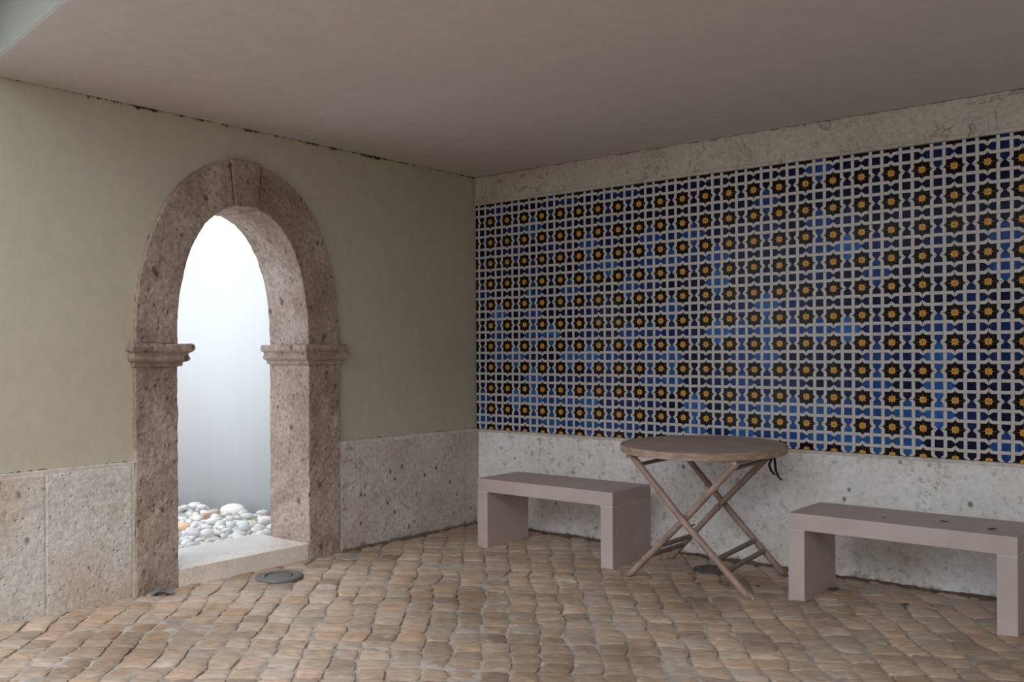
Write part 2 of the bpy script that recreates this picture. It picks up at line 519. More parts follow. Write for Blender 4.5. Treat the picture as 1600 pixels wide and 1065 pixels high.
# ---------------- dados (skirting of stone slabs)
def dado_slab(bm, axis, a0, a1, z0, z1, d, inset, raise_, mf, me_):
    """axis 'Y': slab on the x=0 wall; axis 'X': slab on the y=0 wall. Smooth margin, rough field."""
    def put(a, depth, z): return (depth, a, z) if axis == 'Y' else (a, -depth, z)
    nf = max(2, int((a1-a0)/.03)); nz = int((z1-z0)/.03)
    # margin body
    s0 = len(bm.faces)
    block(bm, lambda u,v,w: put(a0+(a1-a0)*u, -.0+d*v, z0+(z1-z0)*w), (1,1,1))
    bm.faces.ensure_lookup_table()
    for f in bm.faces[s0:]: f.material_index = 1
    s1 = len(bm.faces)
    il, ir, ib, it = inset
    block(bm, lambda u,v,w: put(a0+il+(a1-a0-il-ir)*u, d-.004+(raise_+.004)*v, z0+ib+(z1-z0-ib-it)*w), (nf,1,nz), .0022, 14)
    bm.faces.ensure_lookup_table()
    for f in bm.faces[s1:]: f.material_index = 0

def make_dado(name, axis, slabs, d, mat, edge):
    bm = bmesh.new()
    for a0, a1, z1, inset in slabs:
        dado_slab(bm, axis, a0, a1, -.06, z1, d, inset, .003, mat, edge)
    return struct(finish(bm, name, [mat, edge], bevel=.002, segs=1))
make_dado('baseboard_left', 'Y', [(-4.14, -3.408, DADO_L, (.02,.006,0,.022)),
                                  (-3.408, -2.915, DADO_L, (.008,.022,0,.022))], .020, M['dado'], M['dado_edge'])
make_dado('baseboard_left', 'Y', [(-1.444, -.012, DADO_L, (.024,.024,0,.024))], .018, M['dado_spot'], M['dado_edge'])
make_dado('baseboard_right', 'X', [(.019, 6.0, TZ0-.002, (.012,.003,0,.020))],
          .014, M['dado_white'], M['dado_edge'])
# stone band above the tiles
bm = bmesh.new()
box(bm, .004, 6.2, -.020, 0.0, TZ1, H, (40,1,4), .0012, 8)
box(bm, .004, 6.2, -.026, -.010, TZ1, TZ1+.022, (60,1,1), .001, 8)
box(bm, .004, 6.2, -.024, -.010, H-.016, H, (60,1,1), .002, 12)
struct(finish(bm, 'trim_1', M['band'], bevel=.003))

# ------------------------------------------------------------------ glazed tile panel
def clip(poly, axis, lim, keep_less):
    out = []
    n = len(poly)
    for i in range(n):
        p, q = poly[i], poly[(i+1) % n]
        ip = (p[axis] <= lim) == keep_less or p[axis] == lim
        iq = (q[axis] <= lim) == keep_less or q[axis] == lim
        if ip: out.append(p)
        if ip != iq:
            k = (lim-p[axis])/(q[axis]-p[axis])
            out.append((p[0]+(q[0]-p[0])*k, p[1]+(q[1]-p[1])*k))
    return out

def tile_design():
    """list of (layer, material, convex polygon in 0..1)"""
    A, B, Cc, D = .252, .362, .638, .748     # the two bands
    L = []
    def sw(p): return [(y, x) for x, y in p]
    g = .007
    L.append((0, 't_black', [(g,g),(1-g,g),(1-g,1-g),(g,1-g)]))
    # blue field: vertical and horizontal long hexagons
    hexv = [(B-.01,.115),(.5,-.0),(Cc+.01,.115),(Cc+.01,.885),(.5,1.0),(B-.01,.885)]
    hexv = [(x, min(max(y, g), 1-g)) for x, y in hexv]
    L.append((1, 't_blue', hexv)); L.append((1.5, 't_blue', sw(hexv)))
    # white rings
    def ring(sw_, ly):
        P = []
        P.append([(A,.075),(B,.115),(B,.885),(A,.925)])
        P.append([(Cc,.115),(D,.075),(D,.925),(Cc,.885)])
        for s in (0, 1):
            def fy(p): return [(x, 1-y if s else y) for x, y in p]
            P.append(fy([(A,.075),(.325,g),(.462,g),(B,.115)]))
            P.append(fy([(D,.075),(.675,g),(.538,g),(Cc,.115)]))
        for p in P: L.append((ly, 't_white', sw(p) if sw_ else p))
    ring(False, 2); ring(True, 2.3)
    # interlacing: at two crossings the upright strap goes over, at the others the level strap does
    e = .008
    for (x0_, x1_), (y0_, y1_), vert in (((A,B),(Cc,D),1), ((Cc,D),(Cc,D),0), ((A,B),(A,B),0), ((Cc,D),(A,B),1)):
        if vert:
            L.append((3, 't_white', [(x0_,y0_-.004),(x1_,y0_-.004),(x1_,y1_+.004),(x0_,y1_+.004)]))
            for x in (x0_, x1_): L.append((4, 't_line', [(x-e/2,y0_),(x+e/2,y0_),(x+e/2,y1_),(x-e/2,y1_)]))
        else:
            for y in (y0_, y1_): L.append((4, 't_line', [(x0_,y-e/2),(x1_,y-e/2),(x1_,y+e/2),(x0_,y+e/2)]))
    # quarter stars in the four corners
    for cx in (0, 1):
        for cy in (0, 1):
            sx, sy = (1 if cx == 0 else -1), (1 if cy == 0 else -1)
            R0, R1, ri = .140, .150, .100
            ring8 = []
            for k in range(5):           # 0,22.5,45,67.5,90
                th = math.radians(22.5*k); r_ = (R0, ri, R1, ri, R0)[k]
                ring8.append((r_*math.cos(th), r_*math.sin(th)))
            for k in range(4):
                tri = [(0,0), ring8[k], ring8[k+1]]
                L.append((2, 't_star', [(min(max(cx+sx*x, g), 1-g), min(max(cy+sy*y, g), 1-g)) for x, y in tri]))
            sp = [(.0,.0),(.20,.0),(.12,.014)]
            L.append((1.8, 't_red', [(min(max(cx+sx*x, g),1-g), min(max(cy+sy*y, g),1-g)) for x, y in sp]))
            L.append((1.8, 't_red', [(min(max(cx+sx*y, g),1-g), min(max(cy+sy*x, g),1-g)) for x, y in sp]))
            core = [(0,0),(.05,0),(.03,.006),(.006,.006)]
            L.append((2.6, 't_red', [(min(max(cx+sx*x, g),1-g), min(max(cy+sy*y, g),1-g)) for x, y in core]))
            core = [(0,0),(.006,.006),(.006,.03),(0,.05)]
            L.append((2.6, 't_red', [(min(max(cx+sx*x, g),1-g), min(max(cy+sy*y, g),1-g)) for x, y in core]))
    return L

def make_tiles():
    D = tile_design()
    order = ['t_black', 't_blue', 't_white', 't_star', 't_red', 't_line']
    rnd = random.Random(11)
    verts, faces, mats, tint = [], [], [], []
    xmin, xmax = .004, 6.15
    def add(poly, z, mi, col):
        b = len(verts)
        for x, y in poly: verts.append((x, z(x, y), y))
        faces.append(tuple(range(b, b+len(poly)))); mats.append(mi); tint.append(col)
    for i in range(-1, 40):
        for j in range(0, 11):
            X0 = TX0 + TS*i; Z0 = TZ0 + TS*j
            if X0 > xmax: continue
            u = rnd.random() + .24*(1-j/4.8) + .35*noise.noise(Vector((i*.33, j*.5, 2)))
            if u < .40: col = (.007, .010, .038)
            elif u < .66: col = (.011, .026, .115)
            elif u < .89: col = (.018, .066, .245)
            else: col = (.028, .120, .36)
            k = rnd.uniform(.85, 1.2); col = tuple(c*k for c in col)
            ta, tb, tc = rnd.uniform(-.004,.004), rnd.uniform(-.004,.004), rnd.uniform(0,.0006)
            for ly, mt, poly in D:
                P = [(X0+TS*x, Z0+TS*y) for x, y in poly]
                P = clip(P, 0, xmin, False); 
                if len(P) < 3: continue
                P = clip(P, 1, TZ1-.002, True)
                if len(P) < 3: continue
                zz = lambda x, y: -(.0062 + tc + ly*.00012 + ta*(x-X0-TS/2) + tb*(y-Z0-TS/2))
                # drop degenerate
                ar = sum(P[q][0]*P[(q+1)%len(P)][1]-P[(q+1)%len(P)][0]*P[q][1] for q in range(len(P)))
                if abs(ar) < 1e-9: continue
                if ar < 0: P = P[::-1]
                add(P, zz, order.index(mt), col)
    # grout bed behind the tiles
    def slab(x0_, x1_, y0_, y1_, z0_, z1_):
        b = len(verts)
        for x in (x0_, x1_):
            for y in (y0_, y1_):
                for z in (z0_, z1_): verts.append((x, y, z))
        for f in ((0,1,3,2),(4,6,7,5),(0,4,5,1),(2,3,7,6),(0,2,6,4),(1,5,7,3)):
            faces.append(tuple(b+k for k in f)); mats.append(6); tint.append((.1,.1,.1))
    slab(xmin, xmax, -.0045, -.0008, TZ0, TZ1-.001)
    me = bpy.data.meshes.new('tile_panel'); me.from_pydata(verts, [], faces)
    for k in order: me.materials.append(M[k])
    me.materials.append(m_simple('dark_grout', (.09,.08,.075), (.15,.135,.125), 30, .9, 0))
    me.polygons.foreach_set('material_index', mats)
    ca = me.color_attributes.new('tint', 'FLOAT_COLOR', 'CORNER')
    buf = []
    for f, cl in zip(faces, tint):
        for _ in f: buf.extend((*cl, 1))
    ca.data.foreach_set('color', buf)
    me.update()
    return link('tile_panel', me)
o = make_tiles()
tag(o, 'long panel of glazed blue and white tiles with yellow stars covering the right wall', 'tile panel')

# ------------------------------------------------------------------ stone archway
arch = empty('stone_archway', (0, YC, 0))
tag(arch, 'weathered brown stone archway with moulded imposts and keystone in the cream wall', 'archway')
def apart(bm, name, bevel=.006, mat=None):
    for v in bm.verts: v.co.y -= YC
    return finish(bm, name, mat or M['arch'], arch, bevel=bevel, segs=2, angle=50)
for s, sd in ((-1, 3.1), (1, 8.4)):
    bm = bmesh.new()
    ya, yb = sorted((YC+s*RI, YC+s*RO))
    block(bm, lambda u,v,w: (XB+(XF-XB)*u, ya+(yb-ya)*v, -.05+(1.222+.05)*w), (14, 12, 60), .0055, 13, sd)
    apart(bm, 'jamb')
# imposts: profile of overhang against height, mitred round three sides
prof = [(.0, 1.214), (.018, 1.214), (.022, 1.222), (.022, 1.236), (.036, 1.240), (.050, 1.246), (.056, 1.256), (.052, 1.268),
        (.046, 1.278), (.050, 1.288), (.066, 1.294), (.076, 1.302), (.080, 1.316), (.076, 1.330), (.066, 1.338), (.0, 1.338)]
for s in (-1, 1):
    bm = bmesh.new()
    yin, yout = YC+s*RI, YC+s*RO
    rings = []
    NS = 12
    for o_, z in prof:
        a_in = yin - s*o_*.95; a_out = yout + s*o_*.55; xf = XF + o_*.75; xb = XB + .0
        pl = []
        def seg(p, q, m): 
            for k in range(m): pl.append((p[0]+(q[0]-p[0])*k/m, p[1]+(q[1]-p[1])*k/m))
        c = [(xb, a_in), (xf, a_in), (xf, a_out), (xb, a_out)]
        for k in range(4): seg(c[k], c[(k+1)%4], NS)
        ring = []
        for x, y in pl:
            p = Vector((x, y, z)); d = noise.noise_vector(p*13)*.0035
            ring.append(bm.verts.new(p+d))
        rings.append(ring)
    n = len(rings[0])
    for i in range(len(rings)-1):
        for k in range(n):
            bm.faces.new((rings[i][k], rings[i][(k+1)%n], rings[i+1][(k+1)%n], rings[i+1][k]))
    bm.faces.new(rings[0]); bm.faces.new(rings[-1][::-1])
    apart(bm, 'impost', bevel=0)
# ring stones and keystone
def rtm(fn, y0):     # parameter whose outline reaches y0
    lo, hi = .2, math.pi-.2
    for _ in range(50):
        m = (lo+hi)/2
        if fn(m)[0] > y0: lo = m
        else: hi = m
    return lo
ko_r, ko_l = rtm(outer, -2.080), rtm(outer, -2.292)
ki_r, ki_l = rtm(inner, -2.100), rtm(inner, -2.264)
def ringstone(i0, i1, o0, o1, n, sd, grow=0.0, xf=XF):
    bm = bmesh.new()
    def f(u, v, w):
        ti = i0+(i1-i0)*w; to = o0+(o1-o0)*w
        yi, zi = inner(ti); yo, zo = outer(to, grow)
        return (XB+(xf-XB)*u, yi+(yo-yi)*v, zi+(zo-zi)*v)
    block(bm, f, n, .0055, 13, sd)
    return bm
apart(ringstone(0, ki_r-.020, 0, ko_r-.016, (14, 12, 56), 1.3), 'voussoir')
apart(ringstone(ki_l+.012, math.pi, ko_l+.009, math.pi, (14, 12, 56), 5.2), 'voussoir')
apart(ringstone(ki_r, ki_l, ko_r, ko_l, (14, 12, 10), 7.7, .010, XF+.012), 'keystone')

# threshold
bm = bmesh.new()
box(bm, -.468, .026, YC-RI+.003, YC+RI-.003, -.06, .097, (4, 8, 2), .0006, 7)
o = finish(bm, 'threshold_slab', M['marble'], bevel=.005, segs=3)
tag(o, 'polished cream stone threshold slab lying between the two jambs of the archway', 'threshold')

# ------------------------------------------------------------------ benches
def make_bench():
    root = empty('stone_bench', (0, 0, 0))
    L, Dp, Hh, T, LT = 1.024, .460, .449, .086, .083
    bm = bmesh.new(); box(bm, -L/2, L/2, -Dp/2, Dp/2, Hh-T, Hh, (1,1,1))
    finish(bm, 'seat', M['bench'], root, bevel=.003)
    for s in (-1, 1):
        a, b = sorted((s*L/2, s*(L/2-LT)))
        bm = bmesh.new(); box(bm, a, b, -Dp/2, Dp/2, -.012, Hh-T-.003)
        lg = finish(bm, 'leg', M['bench'], root, bevel=.003)
        bm = bmesh.new(); box(bm, a+.0012, b-.0012, -Dp/2+.0008, Dp/2-.0012, Hh-T-.0032, Hh-T+.0002)
        j = finish(bm, 'mortar_joint', M['joint'], lg); j['label'] = 'white mortar line'
    return root
def copy_tree(o, parent=None):
    c = o.copy(); C.objects.link(c)
    if parent: c.parent = parent
    for ch in o.children: copy_tree(ch, c)
    return c
b1 = make_bench(); b1.location = (1.073, -.465, 0)
tag(b1, 'pinkish grey stone bench left of the round table, nearer the arched wall', 'bench', 'stone benches along the tiled wall')
b2 = copy_tree(b1); b2.location = (3.136, -.467, -.002)
tag(b2, 'pinkish grey stone bench right of the round table, cut off by the picture edge', 'bench', 'stone benches along the tiled wall')

# ------------------------------------------------------------------ folding table
TCX, TCY = 2.058, -.500
tab = empty('folding_table', (TCX, TCY, 0))
tag(tab, 'round folding table with weathered wooden top on crossed bamboo legs between the benches', 'table')
def tpart(bm, name, mat, **k):
    for v in bm.verts: v.co.x -= TCX; v.co.y -= TCY
    return finish(bm, name, mat, tab, **k)
R = .459; TT = .7545; tilt = .025
def tiltz(bm):
    for v in bm.verts: v.co.z += tilt*(v.co.y-TCY)
bm = bmesh.new()
lathe(bm, [(R-.016, TT-.034), (R-.0112, TT-.034), (R-.0112, TT-.0012), (R-.0125, TT), ], 96)
for v in bm.verts: v.co.x += TCX; v.co.y += TCY
tiltz(bm); top_o = tpart(bm, 'tabletop', M['wood'])
bm = bmesh.new()
prof_r = [(R-.0075, TT-.0405), (R-.001, TT-.0405), (R+.001, TT-.037), (R+.001, TT-.004), (R-.001, TT-.0005), (R-.0075, TT-.0005)]
rr = lathe(bm, prof_r, 96, close=False)
for s in range(96): bm.faces.new((rr[-1][s], rr[-1][(s+1)%96], rr[0][(s+1)%96], rr[0][s]))
for v in bm.verts: v.co.x += TCX; v.co.y += TCY
tiltz(bm); o = tpart(bm, 'edge_band', M['rim'], smooth=False); o['label'] = 'lighter brown wooden rim strip'; o.parent = top_o
def zund(y): return TT-.034 + tilt*(y-TCY)
for x, mt in ((1.785, 'rim'), (2.372, 'rim')):
    bm = bmesh.new()
    hw = math.sqrt(.44**2-(x-TCX)**2)
    block(bm, lambda u,v,w: (x-.024+.048*u, TCY-hw+2*hw*v, zund(TCY-hw+2*hw*v)-.030*(1-w)-.001), (1,4,1))
    tpart(bm, 'batten', M[mt], bevel=.004)
def bamboo(name, pts, r0, nodes, mat='bamboo', cut=True, flare=None):
    """pts: polyline top->bottom; nodes: fractions with a swollen ring"""
    P = [Vector(p) for p in pts]
    segl = [(P[i+1]-P[i]).length for i in range(len(P)-1)]; tot = sum(segl)
    def at(f):
        d = f*tot
        for i, s in enumerate(segl):
            if d <= s or i == len(segl)-1: return P[i].lerp(P[i+1], d/s)
            d -= s
    fr = sorted(set([0, 1] + [k/26 for k in range(27)] + [min(1, max(0, n+e)) for n in nodes for e in (-.016, -.006, 0, .006, .016)]))
    pp, rad = [], []
    for f in fr:
        w = min((abs(f-n) for n in nodes), default=1)
        swell = .0032*math.exp(-(w/.007)**2) - .0010*math.exp(-((w-.014)/.006)**2)
        p = at(f); p = p + Vector((noise.noise(p*3), noise.noise(p*3+Vector((5,5,5))), 0))*.002
        pp.append(p); rad.append(r0 + swell + .0012*(f-.5))
    bm = bmesh.new()
    en = {len(pp)-1: (0,0,1), 0: (0,0,1)} if cut else None
    tube(bm, pp, rad, 16, True, en)
    return tpart(bm, name, M[mat])
zt_ = .700
LEG = {
 'Af': [(1.797,-.835,.694), (2.128,-.835,.337), (2.478,-.835,.0)],
 'Ab': [(1.752,-.190,.694), (2.046,-.190,.372), (2.405,-.190,.0)],
 'Bf': [(2.392,-.790,.694), (2.128,-.790,.400), (1.745,-.790,.0)],
 'Bb': [(2.352,-.238,.694), (2.044,-.238,.373), (1.712,-.238,.0)],
}
def legpt(k, z):
    P = [Vector(p) for p in LEG[k]]
    for i in range(2):
        if P[i+1].z <= z: 
            return P[i].lerp(P[i+1], (P[i].z-z)/(P[i].z-P[i+1].z))
    return P[2]
leg_front = bamboo('leg', LEG['Af'], .0188, (.255, .71)); bamboo('leg', LEG['Ab'], .0182, (.30, .78), 'bamboo')
bamboo('leg', LEG['Bf'], .0182, (.12, .43, .70, .84)); bamboo('leg', LEG['Bb'], .0178, (.16, .50, .80), 'bamboo')
for z in (.176, .122):
    bamboo('rung', [legpt('Af', z), legpt('Ab', z+.0)], .0142, (), 'bamboo_dark', cut=False)
for z in (.190, .132):
    bamboo('rung', [legpt('Bf', z), legpt('Bb', z-.03)], .0142, (), 'bamboo_dark', cut=False)
bamboo('crossbar', [legpt('Af', .648), legpt('Ab', .648)], .0115, (), 'bamboo_dark', cut=False)
bamboo('crossbar', [legpt('Bf', .655), legpt('Bb', .655)], .0115, (), 'bamboo_dark', cut=False)
for x, y0, y1, z in ((2.137, -.838, -.762, .335), (2.046, -.262, -.165, .372)):
    bm = bmesh.new(); tube(bm, [(x, y0, z), (x, y1, z)], [.0042, .0042], 10)
    tpart(bm, 'bolt', M['bolt'])
# pale worn foot on the nearest leg
p1, p0 = Vector(LEG['Af'][2]), legpt('Af', .014)
bm = bmesh.new(); tube(bm, [p0 + (p0-p1)*.2, p1 + Vector((0,0,.0005))], [.0200, .0200], 16, True, {1: (0,0,1)})
o = tpart(bm, 'foot_cap', M['cap']); o['label'] = 'pale worn foot tip'; o.parent = leg_front
# black tie hanging from the underside
bm = bmesh.new()
def strip(pts, w):
    vs = []
    for i, p in enumerate(pts):
        p = Vector(p); d = Vector((math.cos(.8), math.sin(.8), 0))*w
        vs.append((bm.verts.new(p-d), bm.verts.new(p+d), bm.verts.new(p+d+Vector((.001,-.002,0))), bm.verts.new(p-d+Vector((.001,-.002,0)))))
    for a_, b_ in zip(vs, vs[1:]):
        for k in range(4): bm.faces.new((a_[k], a_[(k+1)%4], b_[(k+1)%4], b_[k]))
    bm.faces.new(vs[0][::-1]); bm.faces.new(vs[-1])
strip([(2.370,-.25,.722), (2.371,-.25,.69), (2.356,-.25,.662), (2.345,-.25,.632), (2.356,-.25,.600), (2.378,-.25,.577)], .0075)
strip([(2.373,-.245,.722), (2.373,-.245,.68), (2.378,-.245,.64), (2.382,-.245,.60), (2.395,-.245,.570), (2.415,-.245,.548)], .0075)
o = tpart(bm, 'tie_strap', M['strap']); o['label'] = 'black tie strap dangling below the top'

# ------------------------------------------------------------------ recessed floor lights
def floor_light(loc, r, label, tiltx=0.0, tilty=0.0, mt='metal', ln='lens'):
    root = empty('floor_light', loc); root.rotation_euler = (tiltx, tilty, 0)
    bm = bmesh.new()
    pr = [(r*.60, -.02), (r*.60, .0085), (r*.615, .0100), (r*.90, .0095), (r*.985, .0065), (r, .003), (r, -.02)]
    rr = lathe(bm, pr, 64, close=False)
    n = 64
    for s in range(n): bm.faces.new((rr[-1][s], rr[-1][(s+1)%n], rr[0][(s+1)%n], rr[0][s]))
    finish(bm, 'rim', M[mt], root)
    bm = bmesh.new()
    rr = lathe(bm, [(r*.555, -.02), (r*.535, .0058), (r*.60, .0058), (r*.60, -.02)], 64, close=False)
    for s in range(n): bm.faces.new((rr[-1][s], rr[-1][(s+1)%n], rr[0][(s+1)%n], rr[0][s]))
    finish(bm, 'gasket', M['gasket'], root)
    bm = bmesh.new(); lathe(bm, [(r*.533, -.02), (r*.533, .0050), (r*.51, .0072), (r*.2, .0082)], 64)
    finish(bm, 'lens', M[ln], root)
    tag(root, label, 'floor light')
    return root
floor_light((.262, -2.138, .003), .137, 'round grey recessed floor light set in the cobbles before the archway threshold', .02, -.015)
floor_light((2.045, -.335, -.001), .112, 'dark round recessed floor light under the folding table by the wall', mt='metal_dark', ln='metal_dark')

# bent scrap at the foot of the left jamb
bm = bmesh.new()
nx, ny = 10, 6
def scrap(u, v, w):
    a, b = (u-.5)*.118, (v-.5)*.062
    z = .004 + .028*math.exp(-((u-.44)/.20)**2)*(1-.25*v) + .008*v*u
    return (a, b, z + .0016*w)
block(bm, scrap, (nx, ny, 1), .0012, 40)
o = finish(bm, 'metal_scrap', M['scrap'], None, loc=(.088, -2.800, .003)); o.rotation_euler = (0, 0, math.radians(62))
tag(o, 'small bent blue-grey scrap of sheet lying at the foot of the left jamb', 'scrap')

# ------------------------------------------------------------------ litter
def leaf_mesh(name, L, W, curl, mat, seed):
    bm = bmesh.new()
    def f(u, v, w):
        x = (u-.5)*L; wd = W*math.sin(math.pi*min(max(u, .03), .97))**.8
        y = (v-.5)*wd*1.7 + .25*W*math.sin(u*5+seed)
        z = .0012 + curl*.35*((v-.5)**2*4)*W*(.4+u) + curl*.15*(u-.5)**2*L + .0006*w
        return (x, y, z)
    block(bm, f, (10, 4, 1), .0012, 60, seed)
    bmesh.ops.recalc_face_normals(bm, faces=bm.faces)
    me = bpy.data.meshes.new(name); bm.to_mesh(me); bm.free(); me.materials.append(mat); return me
leaves = [
 ((1.992,-.523), .040, .012, .5, 'leaf', 40, 'orange-brown curled leaf sliver, leftmost under the table centre'),
 ((2.058,-.607), .055, .012, .4, 'leaf', -35, 'thin tan leaf sliver lying in a joint below the table centre'),
 ((2.105,-.672), .026, .014, .5, 'chip', 20, 'pale flake in the cobble joint in front of the crossed legs'),
 ((2.215,-.600), .030, .012, .5, 'leaf_dark', 70, 'dark crumb of leaf beside the middle of the front leg'),
 ((2.405,-.560), .030, .014, .5, 'leaf_dark', 10, 'dark leaf scrap between the front table foot and the right bench'),
 ((2.735,-.350), .060, .025, .5, 'leaf_dark', 50, 'dark dry leaf against the inner foot of the right bench'),
 ((3.110,-.440), .040, .022, .5, 'leaf_dark', 20, 'dark leaf fragment on the cobbles under the right bench'),
 ((3.235,-.430), .050, .014, .5, 'chip', -40, 'pale twig flake under the right bench near its far leg'),
]
bz = .4485
leaves += [
 ((3.050,-.560), .018, .010, .4, 'leaf_dark', 20, 'tiny dark leaf crumb on the right bench top, leftmost there', bz),
 ((3.300,-.480), .040, .014, .4, 'leaf_dark', -15, 'dark leaf shred on the right bench top near its middle', bz),
 ((3.520,-.560), .045, .016, .5, 'leaf_dark', 35, 'dark leaf shred at the far right of the right bench top', bz)]
for (x, y), L, Wd, cu, mt, rz, lb, *zz in leaves:
    o = link('leaf_scrap', leaf_mesh('leaf_scrap', L, Wd, cu, M[mt], x*3), None, (x, y, zz[0] if zz else .001)); o.rotation_euler = (0, 0, math.radians(rz))
    tag(o, lb, 'leaf', 'leaf litter on the cobbles')

# grit and soil gathered in the angle between floor and walls
M['soil'] = m_simple('dark_soil', (.085,.062,.045), (.20,.15,.11), 14, .95, .8, .004, bscale=90)
def grit(fn, a0, a1, label):
    bm = bmesh.new(); n = int((a1-a0)/.012); prev = None
    for i in range(n+1):
        a = a0+(a1-a0)*i/n
        wd = .022 + .030*max(0, noise.noise(Vector((a*2.3, 1, 3)))+.25) + .012*noise.noise(Vector((a*19, 2, 1)))
        h = .009 + .010*noise.noise(Vector((a*4, 7, 1))) + .006*noise.noise(Vector((a*31, 3, 9)))
        h = max(h, .003)
        ring = [bm.verts.new(fn(a, d, z)) for d, z in ((0, -.02), (0, h), (wd*.35, h*.7), (wd, -.002), (wd, -.02))]
        if prev:
            for k in range(5):
                bm.faces.new((prev[k], prev[(k+1)%5], ring[(k+1)%5], ring[k]))
        else: bm.faces.new(ring[::-1])
        prev = ring
    bm.faces.new(prev)
    tag(finish(bm, 'soil_grit', M['soil']), label, 'soil', kind='stuff')
grit(lambda a, d, z: (a, -.018-d, z), .03, 5.2, 'dark soil and grit gathered along the foot of the tiled wall')
grit(lambda a, d, z: (.021+d, a, z), -1.42, -.03, 'dark soil and grit along the dado foot right of the archway')

# ------------------------------------------------------------------ light well behind the arch
path = [(-.30, -.70), (-.9, -.80), (-1.35, -.885), (-1.7, -.945), (-2.0, -.985), (-2.2, -1.06), (-2.42, -1.20), (-2.6, -1.40), (-2.66, -1.52)]
bm = bmesh.new()
fr = [bm.verts.new((x, y, -.2)) for x, y in path]; tp = [bm.verts.new((x, y, 2.62)) for x, y in path]
bk = []
for i, (x, y) in enumerate(path):
    a_ = Vector(path[max(i-1, 0)]); b_ = Vector(path[min(i+1, len(path)-1)]); d = (b_-a_).normalized()
    bk.append((x + d.y*.2, y - d.x*.2))
fb = [bm.verts.new((x, y, -.2)) for x, y in bk]; tb = [bm.verts.new((x, y, 2.62)) for x, y in bk]
n = len(path)
for i in range(n-1):
    for A_, B_ in ((fr, tp), (tb, fb), (tp, tb), (fb, fr)):
        f = bm.faces.new((A_[i], A_[i+1], B_[i+1], B_[i]))
        if A_ is fr or A_ is tb: f.smooth = True
bm.faces.new((fr[0], tp[0], tb[0], fb[0])); bm.faces.new((fr[-1], fb[-1], tb[-1], tp[-1]))
struct(finish(bm, 'wall_courtyard', M['outer']))
bm = bmesh.new(); box(bm, -9.0, -.33, -12.0, -.6, -.2, -.028)
struct(finish(bm, 'floor_courtyard', m_simple('pale_gravel', (.76,.75,.74), (.86,.855,.85), 40, .9, .5, .006)))

# pebbles
CAM = Vector((4.52078, -5.62499, 1.28)); YAW = .7369
FX = 1483.2; PPX, PPY = 655.7, 550.7
fwv = Vector((-math.sin(YAW), math.cos(YAW), 0)); rtv = Vector((math.cos(YAW), math.sin(YAW), 0))
def side_of(p, y_edge, x_edge):          # >0 when p is on the +Y side of the sight line through the jamb edge
    d = Vector((x_edge, y_edge, 0)) - CAM
    return d.x*(p[1]-CAM.y) - d.y*(p[0]-CAM.x)
PM = []
for k in range(6):
    bm = bmesh.new(); bmesh.ops.create_icosphere(bm, subdivisions=3, radius=1)
    ax, ay, az = 1, RND.uniform(.68, .88), RND.uniform(.42, .58)
    for v in bm.verts:
        p = v.co.copy(); d = 1 + .16*noise.noise(p*.9+Vector((k*9.1, k*3, 2))) + .05*noise.noise(p*2.2+Vector((k*5.1, 1, k)))
        v.co = Vector((p.x*ax, p.y*ay, p.z*az))*d
    for f in bm.faces: f.smooth = True
    me = bpy.data.meshes.new('pebble'); bm.to_mesh(me); bm.free(); me.materials.append(M['pebble']); PM.append(me)
special = [  # x, y, radius, colour, label
 (-1.600, -1.075, .105, (.86,.85,.84), 'big white pebble, the largest, lying on top of the bed against the white wall', .050),
 (-1.668, -1.305, .064, (.72,.42,.32), 'rusty red pebble in the back half of the pebble bed', .02),
 (-1.745, -1.160, .055, (.66,.50,.42), 'brownish pink pebble behind the rusty red one, left of the big white pebble', .03),
 (-1.421, -1.655, .070, (.80,.58,.38), 'orange tinted flat pebble at the left edge of the arch opening', .02),
 (-1.120, -1.130, .085, (.85,.70,.68), 'pale pink pebble at the right edge of the arch opening', .03),
 (-.700, -1.930, .052, (.76,.56,.48), 'salmon coloured pebble at the front of the bed near the threshold', .02),
]
placed = []
def put(x, y, r, z, col, label, group, st=False):
    o = bpy.data.objects.new('pebble', RND.choice(PM)); 
    o.location = (x, y, z); o.scale = (r, r*RND.uniform(.85, 1.0), r*RND.uniform(.85, 1.1))
    o.rotation_euler = (RND.uniform(-.25, .25), RND.uniform(-.25, .25), RND.uniform(0, 6.283))
    o.color = (*col, 1); C.objects.link(o)
    tag(o, label, 'pebble', group)
for x, y, r, col, lb, z in special:
    put(x, y, r, z, col, lb, 'pebbles with a colour or size of their own'); placed.append((x, y, r*.95))
cand = []
rp = random.Random(21)
tries = 0
stuff = []
cnt = 0
while tries < 40000:
    tries += 1
    x = rp.uniform(-2.85, -.53); y = rp.uniform(-2.75, -.75)
    # keep clear of the courtyard wall
    wy = None
    for (xa, ya), (xb, yb) in zip(path, path[1:]):
        if xb <= x <= xa and xa != xb: wy = ya+(yb-ya)*(x-xa)/(xb-xa); break
    if wy is None or y > wy-.055: continue
    r = rp.choice((.036, .042, .048, .056, .064, .074))
    if any((x-a)**2+(y-b)**2 < ((r+c)*.91)**2 for a, b, c in placed): continue
    inside = side_of((x, y), YC-RI, .0) < .9 and side_of((x, y), YC+RI, XB) > -.9
    placed.append((x, y, r)); cand.append((x, y, r, inside))
WHT = [(.86,.855,.85), (.82,.815,.81), (.77,.77,.77), (.88,.87,.855), (.73,.74,.75), (.84,.82,.80)]
def pcol(): return rp.choice(WHT)
vis = [c for c in cand if c[3]]
